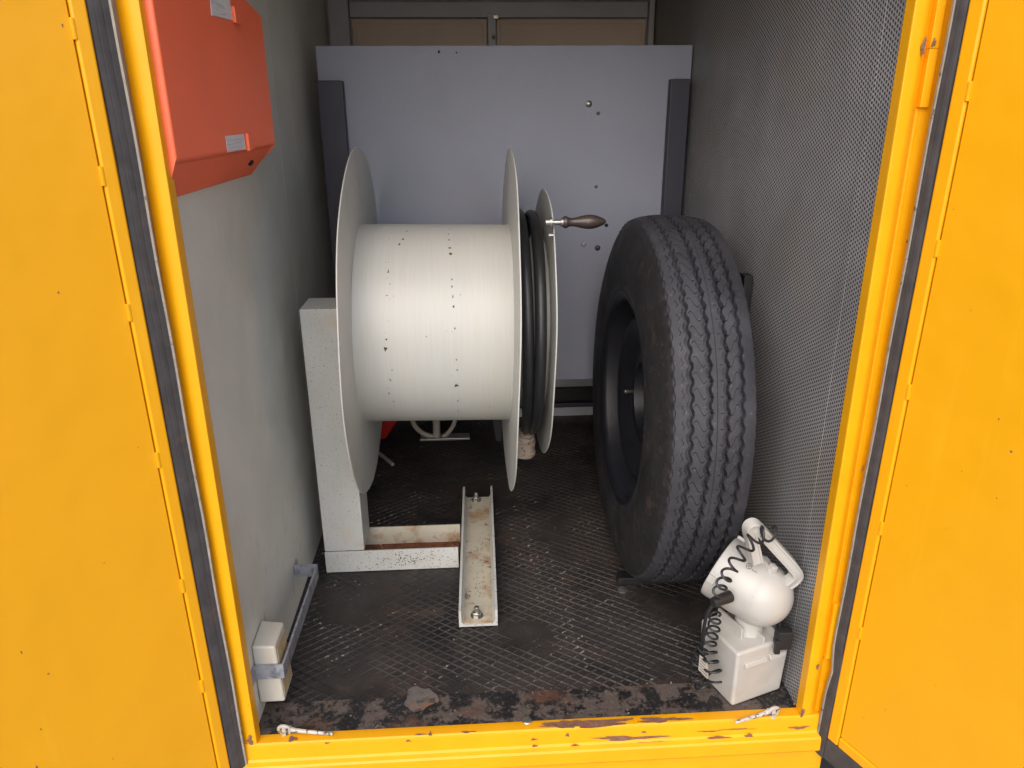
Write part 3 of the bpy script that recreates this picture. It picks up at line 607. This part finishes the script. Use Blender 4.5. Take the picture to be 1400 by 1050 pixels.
# hood with a slightly angled front: near depth 20 mm, far depth 51 mm
xn, xf = -.3725, -.341; zo = .9635
pts = [(LX + .0005, n0, zo - .02), (xn, n0, zo), (xf, n1, zo + .003), (LX + .0005, n1, zo - .02), (LX + .0005, n0, ZT + .1), (xn, n0, ZT + .1), (xf, n1, ZT), (LX + .0005, n1, ZT)]
cov.hexa(pts, .0035, 3); cov.build('cover', 'orange', ob)
m = MB(); m.hexa([(LX + .0004, n0 + .002, ZB), (LX + .003, n0 + .002, ZB), (LX + .003, n1 - .004, ZB), (LX + .0004, n1 - .004, ZB), (LX + .0004, n0 + .002, zo), (xn - .004, n0 + .002, zo), (xf - .006, n1 - .004, zo), (LX + .0004, n1 - .004, zo)], .0008, 1); m.build('sloping_base', 'orange', ob)
for yy, xx in ((n0 - .001, xn), (n1 - .0025, xf)):
    m = MB(); m.prism([(LX + .0004, yy, ZB + .002), (xx - .0005, yy, zo + .002), (LX + .0004, yy, zo + .002)], (0, .003, 0)); m.build('end_cheek', 'orange', ob)
ev = Vector((xf - xn, n1 - n0, 0)).normalized(); nv = Vector((ev.y, -ev.x, 0))
def on_face(u, v, off=.0):
    p0 = Vector((xn, n0, 0)) + nv*off; r = Vector(ray(u, v)); t = (p0 - Vector(CAM)).dot(nv)/r.dot(nv); return Vector(CAM) + r*t
for q4, nm in (([(308, 186), (333, 183), (336, 204), (311, 208)], 'sticker'), ([(286, -12), (312, -10), (318, 28), (289, 21)], 'sticker')):
    m = MB(); P4 = [on_face(u, v, .0004) for u, v in q4]; m.prism(P4, nv*.0006); m.build(nm, 'label', ob)
for q4 in ([(334, 182), (340, 182), (344, 203), (337, 207)], [(315, 8), (322, 11), (324, 33), (318, 31)]):
    m = MB(); P4 = [on_face(u, v, .0006) for u, v in q4]; m.prism(P4, nv*.006, .0015); m.build('clip', 'orange', ob)
q = atx(339, 222, -.37); m = MB(); m.lathe([(0, .0055), (.003, .0055), (.004, .003), (.004, 0)], (q[0] + .004, q[1], q[2]), (.75, -.2, -.6), 14); m.build('screw', 'hole', ob)
# ================================================================ STRAP BRACKET + WHITE BLOCK
XS = -.341; y0s, y1s = 1.083, 1.405; zs0, zs1 = .0785, .1070
m = MB(); pth = [(LX + .0025, y0s, .0), (XS - .004, y0s, 0), (XS - .001, y0s + .001, 0), (XS, y0s + .005, 0), (XS, y1s - .005, 0), (XS - .001, y1s - .001, 0), (XS - .004, y1s, 0), (LX + .0025, y1s, 0)]
pth = [(x, y, (zs0 + zs1)/2 + (.010*(1 - (y - y0s)/(y1s - y0s)))) for x, y, _ in pth]
m.sweep(pth, [(-.002, -.0142), (.002, -.0142), (.002, .0142), (-.002, .0142)], up=(0, 0, 1), fixed_up=True)
br = empty('wall_bracket', (LX, 1.24, .078), 'galvanised flat steel hoop bracket low on the left wall', 'bracket'); m.build('strap', 'galv', br)
for yy, s_ in ((y0s, -1), (y1s, 1)):
    m = MB(); zc_ = (zs0 + zs1)/2 + (.010 if s_ < 0 else 0); m.box((LX + .0003, yy + s_*.001, zc_ - .0142), (LX + .003, yy + s_*.03, zc_ + .0142), .0008, 1); m.build('mounting_foot', 'galv', br)
blk = empty('plastic_block', (-.37, 1.12, .033), 'yellowed white plastic block held by the steel hoop bracket', 'block')
bx0, bx1, by0, by1, bz0, bz1 = LX + .0008, XS - .0038, y0s + .0035, 1.155, .031, .158
m = MB(); m.hexa([(bx0, by0 + .001, bz0), (bx1 - .002, by0 + .001, bz0), (bx1 - .002, by1, bz0), (bx0, by1, bz0), (bx0, by0, bz1 - .004), (bx1 - .006, by0, bz1 - .006), (bx1 - .006, by1, bz1 - .006), (bx0, by1, bz1)], .004, 3); m.build('body', 'plastic', blk)
m = MB(); m.hexa([(bx1 - .0075, by0 + .006, bz0 + .010), (bx1 - .0012, by0 + .006, bz0 + .010), (bx1 - .0012, by1 - .006, bz0 + .010), (bx1 - .0075, by1 - .006, bz0 + .01), (bx1 - .009, by0 + .007, bz1 - .016), (bx1 - .0046, by0 + .007, bz1 - .016), (bx1 - .0046, by1 - .006, bz1 - .016), (bx1 - .009, by1 - .006, bz1 - .016)], .0015); m.build('end_face', 'blockend', blk)
# ================================================================ HAND LAMP
F0 = np.array([.454, 1.046]); ex = np.array([.113, .040]); ex /= np.linalg.norm(ex); ey = np.array([-ex[1], ex[0]]); LBX, LBY, LH = .120, .108, .124
def lp(a, b, z): q = F0 + ex*a + ey*b; return Vector((q[0], q[1], z))
lam = empty('hand_lamp', lp(LBX/2, LBY/2, .002), 'pale grey portable hand lamp with square battery box and coiled black cord', 'hand lamp')
tp = .004
m = MB(); m.hexa([lp(tp, tp, .002), lp(LBX - tp, tp, .002), lp(LBX - tp, LBY - tp, .002), lp(tp, LBY - tp, .002), lp(0, 0, LH), lp(LBX, 0, LH), lp(LBX, LBY, LH), lp(0, LBY, LH)], .006, 3); bx = m.build('battery_box', 'lamp', lam)
for a0, a1 in ((.018, .066), (.072, .108)):
    m = MB(); m.hexa([lp(a0, -.0052, LH - .034), lp(a1, -.0052, LH - .034), lp(a1, .003, LH - .034), lp(a0, .003, LH - .034), lp(a0, -.0036, LH - .025), lp(a1, -.0036, LH - .025), lp(a1, .003, LH - .025), lp(a0, .003, LH - .025)], .001, 1); m.build('lid_catch', 'lamp', bx)
m = MB()
for a0, a1, b0, b1, h in ((.030, .035, .030, .098, .022), (.060, .064, .006, .050, .012), (.088, .093, .010, .090, .016), (.064, .088, .046, .050, .012)): m = MB(); m.box((a0, b0, LH - .002), (a1, b1, LH + h), .0012, 2, lambda x, y, z: lp(x, y, z)); m.build('cradle_rib', 'lamp', bx)
HC = Vector(aty(1038, 810, 1.110)); HR = .0590
m = MB(); nb = lp(.062, .05, LH); m.lathe([(0, .027), (.010, .026), (HC.z - LH - HR + .02, .024)], nb, (0, 0, 1), 28); m.build('neck', 'lamp', lam)
HD = Vector(RM@np.array([-.836*.90, -.547*.90, .43])).normalized()
prof = []
for k in range(0, 15):
    a = math.pi*k/14*.56; prof.append((-HR*math.cos(a), HR*math.sin(a)))
prof += [(.025, .0600), (.045, .0605), (.068, .0603), (.0695, .0612), (.081, .0608), (.083, .0590), (.083, .050), (.07, .046), (.07, 0)]
m = MB(); m.lathe(prof, HC, HD, 56, False, ref=(0, 0, 1)); hd = m.build('lamp_head', 'lamp', lam, 40)
for az in (R(35), R(150), R(-80)):
    X = (Vector((0, 0, 1)) - HD*HD.z).normalized(); Y = HD.cross(X); d = X*math.cos(az) + Y*math.sin(az); p = HC + HD*.074 + d*.062
    m = MB(); t_ = HD.cross(d)
    m.hexa([p - HD*.008 - t_*.008 - d*.003, p + HD*.008 - t_*.008 - d*.003, p + HD*.008 + t_*.008 - d*.003, p - HD*.008 + t_*.008 - d*.003, p - HD*.006 - t_*.007 + d*.004, p + HD*.008 - t_*.007 + d*.004, p + HD*.008 + t_*.007 + d*.004, p - HD*.006 + t_*.007 + d*.004], .0012); m.build('rim_clip', 'lamp', hd)
# switch hump on the back of the head
from mathutils.bvhtree import BVHTree
_hv = [v.co + worldloc(hd) for v in hd.data.vertices]; HB = BVHTree.FromPolygons(_hv, [tuple(p.vertices) for p in hd.data.polygons])
def head_pt(u, v, off=.0003):
    loc, nr, _, _ = HB.ray_cast(Vector(CAM), Vector(ray(u, v)).normalized())
    if nr.dot(Vector(CAM) - loc) < 0: nr = -nr
    return loc + nr*off, nr
(pa, na), (pb, nb_) = head_pt(1044, 765, -.003), head_pt(1056, 783, -.003)
sn = (na + nb_).normalized(); tx = (pb - pa).normalized(); ty_ = sn.cross(tx).normalized()
for f0, f1, b_, h_ in ((-.2, 1.0, .0095, .010), (.50, 1.08, .0075, .016)):
    m = MB(); q0, q1 = pa.lerp(pb, f0), pa.lerp(pb, f1)
    m.hexa([q0 - ty_*b_, q1 - ty_*b_, q1 + ty_*b_, q0 + ty_*b_, q0 - ty_*b_*.75 + sn*h_ + tx*.003, q1 - ty_*b_*.75 + sn*h_ - tx*.002, q1 + ty_*b_*.75 + sn*h_ - tx*.002, q0 + ty_*b_*.75 + sn*h_ + tx*.003], .0025, 3); m.build('switch_cover', 'lamp', hd)
# handle: flat ribbed bar from the crown over the back to the rear of the head
def hp(u, v, y): return Vector(aty(u, v, y))
def smooth(pts, n=8):
    P = [Vector(p) for p in pts]; out = []
    for i in range(len(P) - 1):
        p0, p1, p2, p3 = P[max(i - 1, 0)], P[i], P[i + 1], P[min(i + 2, len(P) - 1)]
        for k in range(n):
            t = k/n; out.append(.5*((2*p1) + (-p0 + p2)*t + (2*p0 - 5*p1 + 4*p2 - p3)*t*t + (-p0 + 3*p1 - 3*p2 + p3)*t**3))
    return out + [P[-1]]
hpath = smooth([hp(1034, 768, 1.085), hp(1030, 748, 1.085), hp(1025, 728, 1.085), hp(1027, 719, 1.085), hp(1036, 722, 1.085), hp(1060, 748, 1.085), hp(1080, 770, 1.085), hp(1088, 782, 1.085), hp(1086, 790, 1.086), hp(1074, 799, 1.088), hp(1060, 808, 1.09)], 6)
hw = [(a_*1.15, b_*1.15) for a_, b_ in [(-.0075, -.0085), (.0075, -.0085), (.0085, -.0075), (.0085, .0065), (.0075, .0085), (.0052, .0085), (.0045, .0068), (-.0045, .0068), (-.0052, .0085), (-.0075, .0085), (-.0085, .0065), (-.0085, -.0075)]]
m = MB(); m.sweep(hpath, hw, up=(.15, -.95, -.25), fixed_up=True); m.build('handle', 'lamp', lam)
q = hp(1060, 808, 1.085); m = MB(); m.lathe([(-.004, .0085), (.004, .0085), (.005, .0065), (.006, .0)], q, (.3, -.9, .2), 18); m.build('handle_socket', 'black', hd)
# printed mark: circle with a cross and a scribble
_hp2 = head_pt
head_pt = lambda u, v: _hp2(u, v)[0]
m = MB(); c0 = (1024, 774); m.tube([head_pt(c0[0] + 4*math.cos(a), c0[1] + 4*math.sin(a)) for a in np.linspace(0, 6.283, 20)[:-1]], .0004, 5, True)
for a, b in (((-4, 0), (4, 0)), ((0, -4), (0, 4))): m.tube([head_pt(c0[0] + a[0]*(1 - t) + b[0]*t, c0[1] + a[1]*(1 - t) + b[1]*t) for t in (0, .33, .66, 1)], .0004, 5)
m.tube([head_pt(1028 + 1.1*k, 779 + .7*k + (1.2 if k % 2 else -1.2)) for k in range(7)], .0004, 5); m.build('printed_mark', 'ink', hd)
# coiled cord
def coil(pts, rad, turns, wire, name, parent, start=0, flat=1, view=None, taper=None):
    P = smooth(pts, 40); n = len(P); N = int(turns*26); out = []
    L = [0]
    for a, b in zip(P, P[1:]): L.append(L[-1] + (b - a).length)
    U = Vector((0, -1, .3)).normalized()
    for k in range(N + 1):
        f = k/N; s_ = f*L[-1]; i = max(j for j in range(n) if L[j] <= s_ + 1e-9); i = min(i, n - 2)
        t = (s_ - L[i])/max(1e-9, L[i + 1] - L[i]); p = P[i].lerp(P[i + 1], min(1, t)); T = (P[i + 1] - P[i]).normalized()
        Sd = T.cross(U).normalized(); V = Sd.cross(T)
        a = start + 2*math.pi*turns*f; rr = rad if taper is None else rad*(taper[0] + (taper[1] - taper[0])*f)
        out.append(p + Sd*rr*math.cos(a) + V*rr*flat*math.sin(a))
    m = MB(); m.tube(out, wire, 7); return m.build(name, 'cable', parent)
ply = 1.05
coil([hp(981, 812, 1.062), hp(992, 790, 1.045), hp(1006, 768, 1.042), hp(1022, 746, 1.05), hp(1040, 731, 1.062), hp(1060, 730, 1.072)], .0120, 7.5, .0023, 'coiled_cord', lam, 1.0, .75, taper=(.8, 1.1))
p1, p2 = hp(975, 824, 1.06), hp(998, 815, 1.075)
m = MB(); dv = (p2 - p1); m.lathe([(-.002, .0055), (0, .0085), (.004, .0092), (.02, .0100), (dv.length, .0108)], p1, dv, 22); m.build('cord_plug', 'black', lam)
m = MB(); m.tube(smooth([hp(976, 826, 1.06), hp(967, 838, 1.065), hp(963, 856, 1.075), hp(960, 880, 1.09), hp(957, 905, 1.10)], 10), .0033, 10); m.build('straight_cord', 'cable', lam)
coil([hp(978, 838, 1.075), hp(976, 858, 1.080), hp(970, 880, 1.085), hp(972, 905, 1.075), hp(979, 930, 1.062)], .0118, 8, .0021, 'coiled_cord', lam, 2, 1.0, taper=(.75, 1.25))
coil([hp(962, 885, 1.095), hp(954, 905, 1.095), hp(952, 925, 1.090), hp(962, 940, 1.08)], .0118, 5.5, .0021, 'coiled_cord', lam, 0, 1.0)
# tag plate with print lines, hanging on the cord
tg = [hp(957, 895, 1.083), hp(968, 905, 1.070), hp(969, 930, 1.062), hp(955, 915, 1.078)]
m = MB(); nn = (tg[1] - tg[0]).cross(tg[3] - tg[0]).normalized(); nn = nn if nn.dot(Vector(CAM) - tg[0]) > 0 else -nn
m.prism(tg, nn*.0012); tgo = m.build('cord_tag', 'tag', lam)
m = MB()
for k in range(5):
    f = .15 + .17*k; a = tg[0].lerp(tg[3], f).lerp(tg[1].lerp(tg[2], f), .12); b = tg[0].lerp(tg[3], f).lerp(tg[1].lerp(tg[2], f), .86 - .12*(k % 2)); m.tube([a + nn*.0013, b + nn*.0013], .0005, 5)
m.build('print_lines', 'ink', tgo)
# charger plug and thin wire on the wall side
m = MB(); q = hp(1070, 872, 1.068); m.box((q.x - .012, q.y - .010, q.z - .020), (min(q.x + .015, .571), q.y + .012, q.z + .018), .003, 2); m.box((q.x - .017, q.y - .013, q.z - .026), (q.x - .0065, q.y - .0045, q.z + .002), .002, 2); m.build('charger_plug', 'black', lam)
m = MB(); m.tube(smooth([hp(1061, 812, 1.082), hp(1066, 822, 1.070), hp(1067, 840, 1.070), hp(1066, 858, 1.072), hp(1068, 868, 1.068)], 8), .0016, 8); m.build('thin_wire', 'cable', lam)
# ================================================================ LASHING EYES AT THE SILL, SMALL THINGS ON THE FLOOR
def lash(u0, v0, u1, v1, lab):
    a, b = atz(u0, v0, .010), atz(u1, v1, .004); root = empty('lashing_eye', (float(a[0]), float(a[1]), .0015), lab, 'lashing eye', 'lashing eyes at the sill')
    c = Vector((a[0], a[1], .0125)); m = MB(); t = Vector((b[0] - a[0], b[1] - a[1], 0)).normalized()
    m.tube([c + t*.010*math.cos(x) + Vector((0, -.25, .97))*.0105*math.sin(x) for x in np.linspace(0, 6.283, 25)[:-1]], .0032, 8, True); m.build('eye', 'lashing', root)
    m = MB(); m.tube([(a[0], a[1] - .002, .0), (a[0], a[1] - .001, .012), (a[0], a[1], .021)], .0042, 10); m.build('peg', 'lashing', root)
    m = MB(); m.tube(smooth([c + t*.008 + Vector((0, 0, .004)), c + t*.022 + Vector((0, .001, -.002)), Vector((b[0], b[1], .0065))], 8), .0042, 8, scale=[1.15 - .5*i/16 for i in range(17)]); m.build('shank', 'lashing', root)
lash(1057, 974, 1005, 989, 'chipped white lashing eye at the sill below the hand lamp')
lash(389, 999, 455, 1005, 'chipped white lashing eye at the sill in the left corner')
q = atz(721, 989, .003); m = MB(); m.lathe([(0, .0085), (.002, .009), (.0035, .0078), (.004, 0)], (q[0], q[1] + .006, .0018), (0, 0, 1), 20); o = m.build('metal_disc', 'zinc'); tag(o, 'small round metal disc lying on the floor at the middle of the sill', 'metal disc')
m = MB()
for k in range(90):
    x, y = gg.uniform(LX + .05, RX - .04), gg.choice((gg.uniform(1.04, 1.12), gg.uniform(1.04, 1.5), gg.uniform(1.1, 2.2))); s_ = gg.uniform(.0005, .0016)
    m.hexa([Vector((x, y, .002)) + Vector((i*s_*gg.uniform(.6, 1.3), j*s_*gg.uniform(.6, 1.3), kk*s_)) for kk in (0, 1) for i, j in ((-1, -1), (1, -1), (1, 1), (-1, 1))])
o = m.build('grit', 'crumb'); tag(o, kind='stuff', label='pale grit scattered over the dark floor', cat='grit')
# gear in the dark behind the reel
rc = [atz(u, v, .002) for u, v in ((521, 601), (545, 575))]
m = MB(); y = 2.25; p = [aty(505, 600, y), aty(527, 601, y), aty(546, 572, y), aty(546, 540, y), aty(505, 540, y)]; zmin = min(q[2] for q in p)
m.prism([(q[0], y, q[2]) for q in p], (0, .12, 0), .006); o = m.build('red_canister', 'red'); tag(o, 'red plastic container in the dark behind the reel drum', 'container')
ps = empty('pipe_stand', (float(aty(598, 598, 2.2)[0]), 2.2, float(aty(598, 598, 2.2)[2])), 'pale grey bent tube stand seen under the reel drum', 'tube stand')
y = 2.2
for pts, r in (([(562, 560), (566, 580), (578, 592), (592, 597)], .008), ([(624, 560), (621, 578), (614, 590), (606, 597)], .007)):
    m = MB(); m.tube(smooth([aty(u, v, y) for u, v in pts], 8), r, 10); m.build('bent_tube', 'pipe', ps)
m = MB(); m.tube([aty(596, 555, y), aty(597, 598, y)], .012, 12); m.build('upright_tube', 'pipe', ps)
m = MB(); a, b = aty(575, 600, y), aty(642, 594, y); m.box((a[0], y - .02, a[2]), (b[0], y + .02, a[2] + .007), .001); m.build('foot_bar', 'zinc', ps)
a, b = atz(519, 620, .012), atz(537, 635, .006); m = MB(); m.tube([a, b], .006, 10); o = m.build('short_rod', 'pipe'); tag(o, 'short pale rod lying on the dark floor behind the reel post', 'rod')
m = MB(); p = [aty(u, v, 2.1) for u, v in ((672, 570), (688, 570), (686, 604), (678, 604))]; m.prism([(q[0], 2.1, q[2]) for q in p], (0, .03, 0), .003); o = m.build('machine_foot', 'blacksteel'); tag(o, 'dark grey machine foot in the shadow behind the reel flange', 'machine foot')
